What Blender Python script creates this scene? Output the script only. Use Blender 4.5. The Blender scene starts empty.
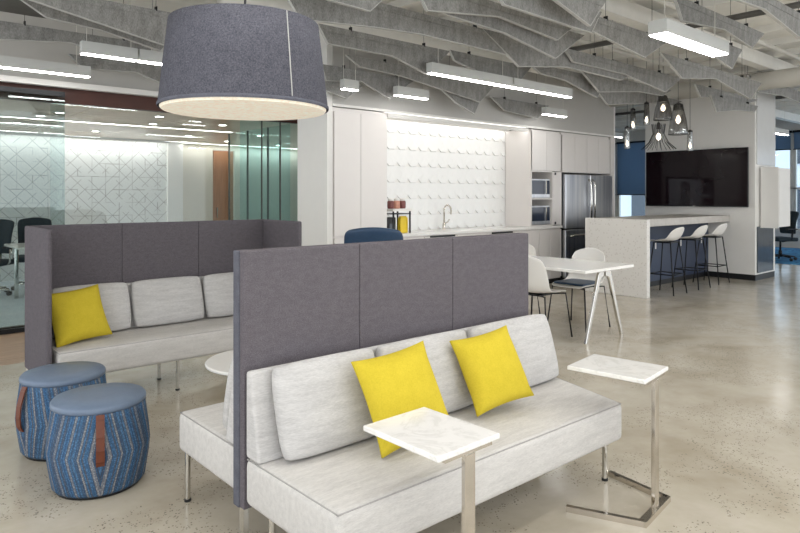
import bpy, bmesh, math, random
from mathutils import Vector, Matrix
random.seed(7)
R = math.radians
S = bpy.context.scene
C = S.collection

# ------------------------------------------------------------------ camera, world, exposure
cam_d = bpy.data.cameras.new('camera'); cam = bpy.data.objects.new('camera', cam_d); C.objects.link(cam)
cam.location = (0, 0, 1.4)
cam.rotation_euler = (R(90), 0, R(48.7586 - 90))
cam_d.sensor_width = 36; cam_d.lens = 640 / 800 * 36
cam_d.shift_y = (195 - 266.5) / 800
cam_d.clip_start = 0.05; cam_d.clip_end = 200
S.camera = cam
w = bpy.data.worlds.new('daylight'); S.world = w; w.use_nodes = True
bgn = w.node_tree.nodes['Background']
bgn.inputs[0].default_value = (0.93, 0.965, 1.0, 1); bgn.inputs[1].default_value = 1.5
S.view_settings.view_transform = 'Standard'; S.view_settings.look = 'None'
S.view_settings.gamma = 1; S.view_settings.use_curve_mapping = False
S.view_settings.exposure = 0.44

# ------------------------------------------------------------------ materials
def lin(c):
    c /= 255.0
    return c / 12.92 if c <= 0.04045 else ((c + 0.055) / 1.055) ** 2.4
def rgb(r, g, b): return (lin(r), lin(g), lin(b), 1)
class NT:
    def __init__(s, name):
        s.m = bpy.data.materials.new(name); s.m.use_nodes = True
        s.t = s.m.node_tree; s.n = s.t.nodes
        s.p = s.n['Principled BSDF']; s.out = s.n['Material Output']
    def add(s, typ, **kw):
        n = s.n.new(typ)
        for k, v in kw.items(): setattr(n, k, v)
        return n
    def link(s, a, b): s.t.links.new(a, b)
    def coord(s, scale=(1, 1, 1), kind='Object', rot=(0, 0, 0)):
        tc = s.add('ShaderNodeTexCoord'); mp = s.add('ShaderNodeMapping')
        mp.inputs['Scale'].default_value = scale; mp.inputs['Rotation'].default_value = rot
        s.link(tc.outputs[kind], mp.inputs['Vector']); return mp.outputs['Vector']
    def noise(s, vec, scale, detail=3, rough=.6, dist=0):
        n = s.add('ShaderNodeTexNoise'); n.inputs['Scale'].default_value = scale
        n.inputs['Detail'].default_value = detail; n.inputs['Roughness'].default_value = rough
        n.inputs['Distortion'].default_value = dist
        s.link(vec, n.inputs['Vector']); return n.outputs['Fac']
    def ramp(s, fac, stops):
        r = s.add('ShaderNodeValToRGB'); e = r.color_ramp.elements
        while len(e) < len(stops): e.new(0.5)
        for el, (p, c) in zip(e, stops): el.position = p; el.color = c
        s.link(fac, r.inputs['Fac']); return r.outputs['Color']
    def math(s, op, a, b=None, c=None):
        n = s.add('ShaderNodeMath', operation=op)
        for i, v in enumerate((a, b, c)):
            if v is None: continue
            if isinstance(v, (int, float)): n.inputs[i].default_value = v
            else: s.link(v, n.inputs[i])
        return n.outputs[0]
    def mix(s, fac, a, b, blend='MIX'):
        n = s.add('ShaderNodeMix', data_type='RGBA', blend_type=blend)
        for i, v in ((0, fac), (6, a), (7, b)):
            if isinstance(v, (int, float)): n.inputs[i].default_value = v
            elif isinstance(v, tuple): n.inputs[i].default_value = v
            else: s.link(v, n.inputs[i])
        return n.outputs[2]
    def bump(s, h, strength=.3, dist=.01):
        b = s.add('ShaderNodeBump'); b.inputs['Strength'].default_value = strength
        b.inputs['Distance'].default_value = dist
        s.link(h, b.inputs['Height']); s.link(b.outputs['Normal'], s.p.inputs['Normal'])
    def col(s, c):
        if isinstance(c, tuple): s.p.inputs['Base Color'].default_value = c
        else: s.link(c, s.p.inputs['Base Color'])
    def surf(s, rough=.5, metal=0., spec=.5, coat=0.):
        s.p.inputs['Roughness'].default_value = rough; s.p.inputs['Metallic'].default_value = metal
        s.p.inputs['Specular IOR Level'].default_value = spec
        s.p.inputs['Coat Weight'].default_value = coat
        return s
M = {}
def plain(name, c, rough=.5, metal=0., spec=.5, coat=0., var=.04, vs=6):
    t = NT(name); t.surf(rough, metal, spec, coat)
    f = t.noise(t.coord(), vs, 2)
    a = tuple(max(0, x * (1 - var)) for x in c[:3]) + (1,); b = tuple(min(1, x * (1 + var)) for x in c[:3]) + (1,)
    t.col(t.ramp(f, [(.3, a), (.7, b)])); M[name] = t.m; return t
def weave(name, c, dark, scale=(1, 1, 1), s=300, rough=.95, mid=.5, bs=.25, lo=.35):
    t = NT(name); t.surf(rough, 0, .15)
    v = t.coord(scale)
    f = t.noise(v, s, 2, .7); g = t.noise(v, s * .12, 2, .6)
    a = t.mix(lo, t.ramp(f, [(.3, dark), (.7, c)]), t.ramp(g, [(.35, dark), (.65, c)]))
    t.col(a); t.bump(f, bs, .003); M[name] = t.m; return t
def emit(name, c, st):
    t = NT(name); t.p.inputs['Base Color'].default_value = c
    t.p.inputs['Emission Color'].default_value = c; t.p.inputs['Emission Strength'].default_value = st
    t.surf(.6); M[name] = t.m
def glass(name, tint, gloss=.08, rough=.0):
    t = NT(name); tr = t.add('ShaderNodeBsdfTransparent'); tr.inputs[0].default_value = tint
    gl = t.add('ShaderNodeBsdfGlossy'); gl.inputs['Roughness'].default_value = rough
    gl.inputs[0].default_value = (.9, .95, .95, 1)
    mx = t.add('ShaderNodeMixShader'); mx.inputs[0].default_value = gloss
    t.link(tr.outputs[0], mx.inputs[1]); t.link(gl.outputs[0], mx.inputs[2])
    t.link(mx.outputs[0], t.out.inputs['Surface']); M[name] = t.m

plain('white_paint', rgb(232, 230, 226), .6, var=.01)
plain('grey_paint', rgb(205, 203, 198), .6, var=.015)
plain('bulkhead_grey', rgb(188, 186, 182), .7, var=.015)
plain('ceiling_white', rgb(228, 226, 220), .8, var=.03)
plain('cabinet_white', rgb(226, 221, 217), .22, spec=.5, var=.008)
plain('tile_white', rgb(240, 240, 238), .25, var=.01)
plain('quartz_white', rgb(238, 236, 232), .2, var=.015, vs=20)
plain('plastic_white', rgb(232, 229, 224), .35, var=.01)
plain('black', rgb(22, 23, 26), .45, var=.1)
plain('black_metal', rgb(26, 27, 30), .4, .3, var=.1)
plain('chrome', rgb(212, 210, 205), .09, 1.0, var=.02)
plain('steel_pol', rgb(206, 200, 191), .10, 1.0, var=.04)
plain('navy_panel', rgb(44, 58, 84), .4, var=.05)
plain('navy_leather', rgb(40, 66, 94), .45, var=.08, vs=40)
plain('dark_teal', rgb(30, 44, 52), .8, var=.12, vs=60)
plain('brown_fascia', rgb(72, 34, 22), .5, var=.1)
plain('brown_leather', rgb(104, 52, 30), .5, var=.12, vs=50)
plain('slate_leather', rgb(106, 122, 144), .42, var=.05, vs=25)
plain('beige_wall', rgb(214, 209, 197), .7, var=.015)
plain('gloss_grey', rgb(214, 213, 211), .25, var=.02)
plain('gloss_dark', rgb(74, 80, 88), .08, var=.06)
plain('yellow_pack', rgb(238, 204, 40), .4, var=.06)
plain('pinkish', rgb(206, 150, 128), .4, var=.1, vs=30)
plain('maroon', rgb(120, 70, 66), .45, var=.1, vs=30)
plain('concrete_light', rgb(196, 191, 184), .45, var=.06, vs=14)
plain('facade', rgb(214, 220, 226), .8, var=.03)
plain('duct', rgb(216, 213, 205), .5, .0, var=.03)
plain('duct_dark', rgb(96, 94, 90), .6, .2, var=.1)
plain('lum_white', rgb(196, 197, 194), .5, var=.01)
plain('screen', rgb(24, 13, 18), .06, spec=.22, var=.15, vs=1.2)
plain('blind', rgb(38, 52, 72), .8, var=.06)
plain('blind_blue', rgb(40, 84, 124), .8, var=.06)
plain('mw_glass', rgb(38, 48, 66), .1, var=.1)
plain('bulb_cap', rgb(60, 58, 58), .3, .8)
emit('light_white', (1, .985, .96, 1), 18.0)
emit('light_cove', (1, .985, .96, 1), 3.5)
emit('light_slot', (1, .97, .92, 1), 14.0)
emit('light_wash', (1, .98, .95, 1), 10.0)
emit('bulb', (1, .86, .66, 1), 5.0)
emit('window_glow', (1, .93, .66, 1), 1.6)
glass('glass_clear', (.95, .98, .975, 1), .03)
glass('glass_tint', (.74, .80, .795, 1), .05)
glass('glass_teal', (.84, .955, .96, 1), .05, .02)
glass('glass_smoke', (.50, .48, .47, 1), .16, .02)
glass('glass_window', (.86, .94, 1.0, 1), .05)

for nm, cc in (('blind', rgb(140, 158, 176)), ('blind_blue', rgb(110, 158, 196))):
    t = NT(nm); df = t.add('ShaderNodeBsdfDiffuse'); tl = t.add('ShaderNodeBsdfTranslucent'); mx = t.add('ShaderNodeMixShader'); mx.inputs[0].default_value = .7
    f = t.noise(t.coord((1, 1, 6)), 40, 2); c = t.mix(t.math('MULTIPLY', f, .3), cc, (0.02, .03, .05, 1))
    t.link(c, df.inputs[0]); t.link(c, tl.inputs[0]); t.link(df.outputs[0], mx.inputs[1]); t.link(tl.outputs[0], mx.inputs[2]); t.link(mx.outputs[0], t.out.inputs['Surface']); M[nm] = t.m
# brushed stainless
t = NT('stainless'); t.surf(.36, 1); f = t.noise(t.coord((3, 3, .12)), 3, 3)
t.col(t.ramp(f, [(.3, rgb(176, 180, 190)), (.5, rgb(214, 216, 220)), (.75, rgb(232, 232, 232))])); M['stainless'] = t.m
# polished concrete floor
t = NT('concrete_floor'); v = t.coord()
big = t.noise(v, .9, 5, .62, .8); mid = t.noise(v, 4, 4, .6); fine = t.noise(v, 90, 2, .6)
base = t.ramp(big, [(.28, rgb(162, 151, 131)), (.45, rgb(186, 177, 159)), (.6, rgb(197, 189, 173)), (.8, rgb(170, 159, 139))])
base = t.mix(.30, base, t.ramp(mid, [(.3, rgb(158, 148, 130)), (.7, rgb(208, 201, 190))]))
vo = t.add('ShaderNodeTexVoronoi'); vo.inputs['Scale'].default_value = 75; t.link(v, vo.inputs['Vector'])
patch = t.math('GREATER_THAN', t.noise(v, 1.6, 3, .6), .50)
sp = t.math('MULTIPLY', t.math('LESS_THAN', vo.outputs['Distance'], .30), t.math('GREATER_THAN', t.noise(v, 30, 2), .50))
sp = t.math('MULTIPLY', t.math('MULTIPLY', sp, patch), .7)
t.col(t.mix(sp, base, rgb(98, 92, 82))); t.surf(.2, 0, .5)
rg = t.math('MULTIPLY_ADD', t.noise(v, 6, 4), .16, .09); t.link(rg, t.p.inputs['Roughness'])
M['concrete_floor'] = t.m
# timber
def wood(name, a, b, axis=(1, 12, 12), rough=.4, s=2.2):
    t = NT(name); v = t.coord(axis); f = t.noise(v, s, 5, .6, .4)
    t.col(t.ramp(f, [(.3, a), (.7, b)])); t.surf(rough, 0, .4); M[name] = t.m
wood('wood_ceiling', rgb(214, 184, 158), rgb(230, 206, 186), (.6, 7, 7), .3)
wood('wood_door', rgb(150, 104, 72), rgb(180, 132, 98), (12, 12, .7), .4)
wood('wood_floor', rgb(150, 122, 98), rgb(182, 156, 132), (.8, 9, 9), .35)
# fabrics
weave('fabric_light', rgb(208, 206, 204), rgb(176, 174, 173), (1, 1, 7), 55, bs=.15)
weave('fabric_seat', rgb(214, 211, 207), rgb(186, 183, 180), (1, 7, 7), 55, bs=.15)
weave('fabric_piping', rgb(178, 175, 172), rgb(158, 156, 154), s=80)
weave('felt_panel', rgb(116, 111, 116), rgb(84, 79, 84), (1, 1, 2.2), 190, lo=.18)
weave('felt_trim', rgb(106, 107, 116), rgb(84, 85, 94), s=190)
weave('felt_baffle', rgb(166, 165, 162), rgb(112, 111, 109), (2, 1, .8), 70)
weave('felt_edge', rgb(196, 195, 191), rgb(174, 173, 170), s=120)
weave('felt_lamp', rgb(102, 102, 110), rgb(60, 60, 69), s=150, lo=.15)
weave('lamp_lining', rgb(240, 228, 206), rgb(222, 208, 184), s=80)
weave('yellow_fabric', rgb(212, 190, 62), rgb(196, 175, 50), s=160)
weave('carpet_grey', rgb(214, 222, 226), rgb(186, 198, 206), s=30)
# lamp diffuser gives off soft warm light
t = NT('lamp_diffuser'); f = t.noise(t.coord(), 45, 3, .7)
c = t.ramp(f, [(.3, rgb(214, 203, 182)), (.7, rgb(242, 234, 218))]); t.col(c)
t.link(c, t.p.inputs['Emission Color']); t.p.inputs['Emission Strength'].default_value = .34; t.surf(.9); M['lamp_diffuser'] = t.m
# blue carpet
t = NT('carpet_blue'); f = t.noise(t.coord(), 3.5, 4, .7, 1.5)
t.col(t.ramp(f, [(.35, rgb(20, 60, 96)), (.5, rgb(30, 110, 160)), (.65, rgb(70, 150, 190))])); t.surf(.9); M['carpet_blue'] = t.m
# marble
t = NT('marble'); v = t.coord(); f = t.noise(v, 5, 5, .6, 1.8)
t.col(t.ramp(f, [(.40, rgb(240, 238, 235)), (.47, rgb(228, 226, 222)), (.50, rgb(236, 234, 231)), (.56, rgb(241, 239, 236))])); t.surf(.14, 0, .5, .2); M['marble'] = t.m
# terrazzo
t = NT('terrazzo'); v = t.coord(); vo = t.add('ShaderNodeTexVoronoi'); vo.inputs['Scale'].default_value = 26; t.link(v, vo.inputs['Vector'])
f = t.math('LESS_THAN', vo.outputs['Distance'], .26)
t.col(t.mix(t.math('MULTIPLY', f, .5), rgb(226, 223, 218), rgb(196, 190, 182))); t.surf(.28); M['terrazzo'] = t.m
# line pattern wallcovering (flat print)
t = NT('line_wallpaper'); tc = t.add('ShaderNodeTexCoord'); sx = t.add('ShaderNodeSeparateXYZ'); t.link(tc.outputs['Object'], sx.inputs[0])
X, Zc = sx.outputs['X'], sx.outputs['Z']
def cell(expr, p, wd):
    q = t.math('DIVIDE', expr, p); fr = t.math('FRACT', q)
    return t.math('LESS_THAN', t.math('ABSOLUTE', t.math('SUBTRACT', fr, .5)), wd / p)
def rnd(ax, az, p, seed, th):
    cx = t.math('FLOOR', t.math('DIVIDE', ax, p)); cz = t.math('FLOOR', t.math('DIVIDE', az, p))
    wn = t.add('ShaderNodeTexWhiteNoise', noise_dimensions='3D'); cb = t.add('ShaderNodeCombineXYZ')
    t.link(cx, cb.inputs[0]); t.link(cz, cb.inputs[1]); cb.inputs[2].default_value = seed
    t.link(cb.outputs[0], wn.inputs['Vector']); return t.math('GREATER_THAN', wn.outputs['Value'], th)
dp, dm = t.math('ADD', X, Zc), t.math('SUBTRACT', X, Zc)
P = .23
l = t.math('MULTIPLY', cell(dp, P, .005), rnd(dm, dp, P, 1.3, .22))
l = t.math('MAXIMUM', l, t.math('MULTIPLY', cell(dm, P, .005), rnd(dp, dm, P, 4.1, .22)))
l = t.math('MAXIMUM', l, t.math('MULTIPLY', cell(X, P, .005), rnd(X, Zc, P / 2, 2.2, .62)))
l = t.math('MAXIMUM', l, t.math('MULTIPLY', cell(Zc, P, .005), rnd(Zc, X, P / 2, 8.2, .62)))
t.col(t.mix(t.math('MULTIPLY', l, .95), rgb(226, 227, 226), rgb(150, 148, 147))); t.surf(.6); M['line_wallpaper'] = t.m
# ottoman knit: stripes that open into diamonds at mid height
t = NT('knit_blue'); tc = t.add('ShaderNodeTexCoord'); sx = t.add('ShaderNodeSeparateXYZ'); t.link(tc.outputs['Object'], sx.inputs[0])
ang = t.math('ABSOLUTE', t.math('ARCTAN2', sx.outputs['Y'], sx.outputs['X']))
zig = t.math('ABSOLUTE', t.math('SUBTRACT', sx.outputs['Z'], .2))
sgn = t.math('MULTIPLY_ADD', zig, .95, ang)
cb = t.add('ShaderNodeCombineXYZ'); t.link(t.math('MULTIPLY', sgn, 4.6), cb.inputs[0])
n1 = t.noise(cb.outputs[0], 1.9, 2, .5)
c1 = t.ramp(n1, [(.28, rgb(52, 64, 84)), (.38, rgb(66, 106, 148)), (.46, rgb(88, 128, 166)), (.52, rgb(70, 82, 100)), (.60, rgb(166, 164, 162)), (.68, rgb(74, 100, 134)), (.78, rgb(112, 120, 132))])
v = t.coord((1, 1, 1)); vo = t.add('ShaderNodeTexVoronoi'); vo.inputs['Scale'].default_value = 130; t.link(v, vo.inputs['Vector'])
t.col(t.mix(t.math('MULTIPLY', t.math('GREATER_THAN', vo.outputs['Distance'], .42), .45), c1, rgb(36, 50, 72)))
t.bump(vo.outputs['Distance'], .5, .004); t.surf(.9, 0, .2); M['knit_blue'] = t.m

# ------------------------------------------------------------------ mesh helpers
class B:
    def __init__(s): s.bm = bmesh.new()
    def box(s, x0, x1, y0, y1, z0, z1, bev=0, seg=2):
        r = bmesh.ops.create_cube(s.bm, size=1.0)
        for v in r['verts']:
            v.co = Vector(((x0 + x1) / 2 + v.co.x * (x1 - x0), (y0 + y1) / 2 + v.co.y * (y1 - y0), (z0 + z1) / 2 + v.co.z * (z1 - z0)))
        if bev:
            es = list({e for v in r['verts'] for e in v.link_edges})
            bmesh.ops.bevel(s.bm, geom=es, offset=bev, segments=seg, profile=.5, affect='EDGES')
        return s
    def prism(s, pts, plane, a0, a1, bev=0, seg=2):
        """polygon in plane 'xy','xz','yz' extruded along the third axis from a0 to a1"""
        def mk(p, a):
            return {'xy': (p[0], p[1], a), 'xz': (p[0], a, p[1]), 'yz': (a, p[0], p[1])}[plane]
        lo = [s.bm.verts.new(mk(p, a0)) for p in pts]; hi = [s.bm.verts.new(mk(p, a1)) for p in pts]
        n = len(pts); fs = [s.bm.faces.new(lo), s.bm.faces.new(hi)]
        for i in range(n): fs.append(s.bm.faces.new((lo[i], lo[(i + 1) % n], hi[(i + 1) % n], hi[i])))
        bmesh.ops.recalc_face_normals(s.bm, faces=fs)
        if bev:
            es = list({e for f in fs for e in f.edges})
            bmesh.ops.bevel(s.bm, geom=es, offset=bev, segments=seg, profile=.5, affect='EDGES')
        return s
    def tube(s, pts, r, n=8, closed=False):
        pts = [Vector(p) for p in pts]; m = len(pts); rings = []
        rr = r if isinstance(r, (list, tuple)) else [r] * m
        for i, p in enumerate(pts):
            a = pts[(i - 1) % m] if (i or closed) else None; b = pts[(i + 1) % m] if (i < m - 1 or closed) else None
            d = Vector((0, 0, 0))
            if a is not None: d += (p - a).normalized()
            if b is not None: d += (b - p).normalized()
            d.normalize()
            up = Vector((0, 0, 1)) if abs(d.z) < .9 else Vector((1, 0, 0))
            u = d.cross(up).normalized(); v = u.cross(d).normalized()
            rings.append([s.bm.verts.new(p + (u * math.cos(2 * math.pi * k / n) + v * math.sin(2 * math.pi * k / n)) * rr[i]) for k in range(n)])
        fs = []
        for i in range(m if closed else m - 1):
            A, Bq = rings[i], rings[(i + 1) % m]
            for k in range(n): fs.append(s.bm.faces.new((A[k], A[(k + 1) % n], Bq[(k + 1) % n], Bq[k])))
        if not closed: fs.append(s.bm.faces.new(rings[0])); fs.append(s.bm.faces.new(rings[-1]))
        bmesh.ops.recalc_face_normals(s.bm, faces=fs)
        return s
    def bar(s, a, b, wx, wz=None, up=None):
        """square bar between two points"""
        wz = wz or wx; a, b = Vector(a), Vector(b); d = (b - a).normalized()
        up = Vector(up) if up else Vector((0, 0, 1)) if abs(d.z) < .95 else Vector((0, 1, 0))
        u = d.cross(up).normalized() * wx / 2; v = u.cross(d).normalized() * wz / 2
        q = [s.bm.verts.new(p + i * u + j * v) for p in (a, b) for i, j in ((-1, -1), (1, -1), (1, 1), (-1, 1))]
        fs = [s.bm.faces.new([q[i] for i in f]) for f in ((0, 1, 2, 3), (4, 5, 6, 7), (0, 1, 5, 4), (1, 2, 6, 5), (2, 3, 7, 6), (3, 0, 4, 7))]
        bmesh.ops.recalc_face_normals(s.bm, faces=fs); return s
    def lathe(s, prof, n=32, c=(0, 0), cap=True):
        rings = [[s.bm.verts.new((c[0] + r * math.cos(2 * math.pi * k / n), c[1] + r * math.sin(2 * math.pi * k / n), z)) for k in range(n)] for r, z in prof]
        fs = []
        for A, Bq in zip(rings, rings[1:]):
            for k in range(n): fs.append(s.bm.faces.new((A[k], A[(k + 1) % n], Bq[(k + 1) % n], Bq[k])))
        if cap: fs.append(s.bm.faces.new(rings[0])); fs.append(s.bm.faces.new(rings[-1]))
        bmesh.ops.recalc_face_normals(s.bm, faces=fs); return s
    def puff(s, wd, h, te, tm, pinch=0., rnd=0., n=12, pw=2):
        """upholstered pad standing in xz, thickness along y; front at -y"""
        def P(i, j, side):
            u, v = -1 + 2 * i / n, -1 + 2 * j / n
            x = u * (1 - pinch * (1 - v * v)) * math.sqrt(1 - rnd * v ** 4); z = v * (1 - pinch * (1 - u * u)) * math.sqrt(1 - rnd * u ** 4)
            th = te + (tm - te) * (1 - abs(u) ** (pw * 2)) * (1 - abs(v) ** (pw * 2)) if pw > 1 else te + (tm - te) * ((1 - u * u) * (1 - v * v)) ** .5
            return (x * wd / 2, side * th / 2, z * h / 2)
        g = {}
        for sd in (-1, 1):
            for i in range(n + 1):
                for j in range(n + 1): g[sd, i, j] = s.bm.verts.new(P(i, j, sd))
        fs = []
        for sd in (-1, 1):
            for i in range(n):
                for j in range(n): fs.append(s.bm.faces.new((g[sd, i, j], g[sd, i + 1, j], g[sd, i + 1, j + 1], g[sd, i, j + 1])))
        rim = [(i, 0) for i in range(n)] + [(n, j) for j in range(n)] + [(i, n) for i in range(n, 0, -1)] + [(0, j) for j in range(n, 0, -1)]
        for a, b in zip(rim, rim[1:] + rim[:1]): fs.append(s.bm.faces.new((g[-1, a[0], a[1]], g[-1, b[0], b[1]], g[1, b[0], b[1]], g[1, a[0], a[1]])))
        bmesh.ops.recalc_face_normals(s.bm, faces=fs); return s
    def move(s, m):
        bmesh.ops.transform(s.bm, matrix=m, verts=s.bm.verts); return s
    def obj(s, name, mat, parent=None, smooth=False):
        me = bpy.data.meshes.new(name); s.bm.to_mesh(me); s.bm.free()
        me.materials.append(M[mat])
        if smooth: me.polygons.foreach_set('use_smooth', [True] * len(me.polygons))
        o = bpy.data.objects.new(name, me); C.objects.link(o)
        if parent is not None: o.parent = parent
        return o
def tag(o, label, cat, group=None):
    o['label'] = label; o['category'] = cat
    if group: o['group'] = group
    return o
def thing(name, label, cat, loc=(0, 0, 0), rz=0, group=None):
    o = bpy.data.objects.new(name, None); C.objects.link(o); o.location = loc; o.rotation_euler = (0, 0, rz)
    o.empty_display_size = .1
    return tag(o, label, cat, group)
def struct(name, b, mat, parent=None):
    o = b.obj(name, mat, parent)
    if parent is None: o['kind'] = 'structure'
    return o
def dup(root, loc, rz=None, label=None):
    r = root.copy(); C.objects.link(r); r.location = loc
    if rz is not None: r.rotation_euler = (0, 0, rz)
    if label: r['label'] = label
    for ch in list(root.children):
        c = ch.copy(); C.objects.link(c); c.parent = r
        for g in list(ch.children):
            d = g.copy(); C.objects.link(d); d.parent = c
    return r
def bevmod(o, wdt=.01, seg=2):
    m = o.modifiers.new('bevel', 'BEVEL'); m.width = wdt; m.segments = seg; m.limit_method = 'ANGLE'; return o

CZ = 3.45   # underside of the exposed deck
# ------------------------------------------------------------------ structure: floors, ceilings, walls
struct('floor', B().box(-3, 19, -3, 6.10, -.1, 0).box(4.7, 19, 6.10, 7.62, -.1, 0).box(10, 19, 7.62, 13, -.1, 0), 'concrete_floor')
fw = struct('floor_wood', B().box(-3, 4.7, 6.10, 7.62, -.1, -.012), 'wood_floor')
k = 0
for j in range(8):
    x = -3 + random.uniform(-1.2, 0)
    while x < 4.7:
        x2 = x + random.uniform(1.3, 1.9)
        a, b2 = max(x, -3), min(x2, 4.7)
        if b2 - a > .1: B().box(a + .002, b2 - .002, 6.102 + j * .19, 6.102 + (j + 1) * .19 - .004, -.011, 0).obj('plank', 'wood_floor', fw)
        x = x2
struct('floor_carpet', B().box(-3, 10, 7.62, 12, -.1, .004), 'carpet_grey')
struct('floor_rug', B().box(14.45, 18.9, 1.5, 8.5, .0, .006), 'carpet_blue')
cl = struct('ceiling', B().box(-3, 19, -3, 7.5, CZ, CZ + .15).box(10.3, 19, 7.5, 13, CZ, CZ + .15), 'ceiling_white')
for i in range(26):
    x = -2 + i * .8
    B().box(x, x + .10, -3, 6.0 if x < 10 else 12.9, CZ - .09, CZ + .01).obj('deck_rib', 'ceiling_white', cl)
for y in (1.2, 3.35, 5.35):
    B().box(-3, 19, y, y + .14, CZ - .26, CZ - .08).obj('beam', 'ceiling_white', cl)
# kitchen wall with bulkhead, niche back and column
wk = struct('wall_kitchen', B().box(4.16, 4.235, 6.0, 6.52, 0, CZ).box(4.16, 10.27, 6.52, 6.62, 0, 2.425), 'white_paint')
struct('wall_bulkhead', B().box(4.237, 10.27, 6.0, 6.519, 2.425, CZ), 'bulkhead_grey')
struct('trim_1', B().box(4.235, 10.27, 5.985, 6.0, 2.415, 2.445), 'white_paint')
struct('wall_return', B().box(10.27, 10.32, 6.0, 12.9, 0, CZ), 'white_paint')
# faceted wall tiles
tb = bmesh.new()
def tilemesh():
    b = B(); wv, h = .196, .222
    v = [(-wv / 2, 0, -h / 2 + .05), (-wv * .28, 0, -h / 2), (wv * .28, 0, -h / 2), (wv / 2, 0, -h / 2 + .05), (wv / 2, 0, h / 2), (-wv / 2, 0, h / 2)]
    f = [(-wv * .5, -.004, -h / 2 + .052), (-wv * .24, -.017, -h / 2 + .002), (wv * .24, -.017, -h / 2 + .002), (wv * .5, -.004, -h / 2 + .052), (wv * .5, -.002, h / 2 - .001), (-wv * .5, -.002, h / 2 - .001)]
    vb = [b.bm.verts.new(p) for p in v]; vf = [b.bm.verts.new(p) for p in f]; c = b.bm.verts.new((0, -.009, .02))
    fs = [b.bm.faces.new((vb[i], vb[(i + 1) % 6], vf[(i + 1) % 6], vf[i])) for i in range(6)]
    fs += [b.bm.faces.new((vf[i], vf[(i + 1) % 6], c)) for i in range(6)] + [b.bm.faces.new(vb)]
    bmesh.ops.recalc_face_normals(b.bm, faces=fs); return b
t0 = None
for r in range(7):
    for i in range(15):
        if t0 is None: o = t0 = tilemesh().obj('tile', 'tile_white', wk)
        else: o = t0.copy(); C.objects.link(o); o.parent = wk
        o.location = (5.165 + i * .196, 6.519, .90 + .115 + .222 * r)
# TV wall
wt = struct('wall_tv', B().box(11.25, 12.14, 4.037, 5.93, .09, CZ), 'white_paint')
struct('baseboard_tv', B().box(11.245, 12.1, 4.03, 5.93, 0, .092), 'black')
struct('trim_2', B().box(11.30, 12.12, 4.022, 4.036, 1.9, CZ), 'gloss_grey')
struct('trim_3', B().box(11.32, 12.02, 4.02, 4.036, .12, .88), 'gloss_dark')
# exterior window wall
struct('wall_window', B().box(19, 19.2, -1, 13, 0, .45).box(19, 19.2, -1, 13, 3.1, CZ).box(19, 19.2, 12.6, 13, .45, 3.1), 'grey_paint')
struct('wall_far', B().box(10.3, 19.2, 12.95, 13.1, 0, CZ), 'grey_paint')
wn = 1
for y in (-.9, .8, 2.5, 4.2, 5.9, 7.6, 9.3, 11.0):
    wd = struct('window_%d' % wn, B().box(19.02, 19.12, y, y + .06, .45, 3.1).box(19.02, 19.12, y + 1.62, y + 1.68, .45, 3.1).box(19.02, 19.12, y, y + 1.68, .45, .52).box(19.02, 19.12, y, y + 1.68, 3.04, 3.1).box(19.02, 19.12, y, y + 1.68, 1.55, 1.6), 'duct')
    B().box(19.06, 19.07, y + .06, y + 1.62, .52, 3.04).obj('pane', 'glass_window', wd)
    zb = 1.42 if y > 8 else 2.62
    bl = thing('roller_blind', 'dark blue roller blind, lowered far down over the window beyond the refrigerator' if y > 8 else 'dark blue roller blind, half raised over the window beyond the rug', 'blind', (18.97, y + .84, zb), 0, 'blinds beyond the refrigerator' if y > 8 else 'blinds beyond the rug')
    B().box(-.006, 0, -.81, .81, 0, 3.06 - zb).obj('cloth', 'blind_blue' if y > 10.9 else 'blind', bl)
    B().box(-.02, .014, -.82, .82, -.025, 0).obj('bottom_bar', 'black_metal', bl)
    B().tube([(0, -.83, 3.08 - zb), (0, .83, 3.08 - zb)], .03).obj('roller', 'black_metal', bl)
    wn += 1
# neighbouring building outside
nb = thing('neighbour_building', 'pale office block with rows of windows seen across the street', 'building', (30, 0, -8))
fb = B().box(0, 6, -6, 26, 0, 24).obj('wall', 'facade', nb)
for zz in range(7):
    for yy in range(12):
        wb = B().box(-.08, .0, -4 + yy * 2.4, -2.7 + yy * 2.4, 2 + zz * 2.9, 3.9 + zz * 2.9).obj('window', 'gloss_dark', nb) if (zz, yy) == (0, 0) else wb.copy()
        if (zz, yy) != (0, 0):
            C.objects.link(wb); wb.parent = nb; wb.location = (0, yy * 2.4, zz * 2.9)

# meeting room behind glass on the left
struct('wall_pattern', B().box(-3, 4.66, 12, 12.12, 0, 2.42), 'line_wallpaper')
struct('wall_meeting', B().box(4.66, 4.95, 11.94, 12.12, 0, 2.42), 'white_paint')
struct('wall_beige', B().box(4.95, 5.58, 12, 12.12, 0, 2.42).box(6.05, 10, 12, 12.12, 0, 2.42).box(5.58, 6.05, 12, 12.12, 2.3, 2.42), 'beige_wall')
d1 = struct('door_1', B().box(5.6, 6.03, 12.02, 12.07, 0, 2.29), 'wood_door')
B().box(5.66, 5.68, 11.98, 12.02, .95, 1.15).obj('handle', 'steel_pol', d1)
struct('wall_east', B().box(9.9, 10, 7.6, 12, 0, 2.42), 'beige_wall')
mc = struct('ceiling_meeting', B().box(-3, 10, 7.62, 12.12, 2.425, 2.47), 'brown_fascia')
for j in range(4):
    for i in range(5):
        x0, y0 = -3 + i * 2.6, 7.66 + j * 1.085
        B().box(x0 + .004, min(x0 + 2.596, 10), y0 + .004, y0 + 1.081, 2.40, 2.425).obj('ceiling_panel', 'wood_ceiling', mc)
struct('wall_glass_header', B().box(-3, 6.0, 7.5, 7.62, 2.56, CZ), 'bulkhead_grey')
struct('trim_4', B().box(-3, 6.0, 7.42, 7.5, 2.54, 2.60), 'white_paint')
struct('trim_5', B().box(-3, 6.0, 7.56, 7.66, 2.39, 2.56), 'brown_fascia')
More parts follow.
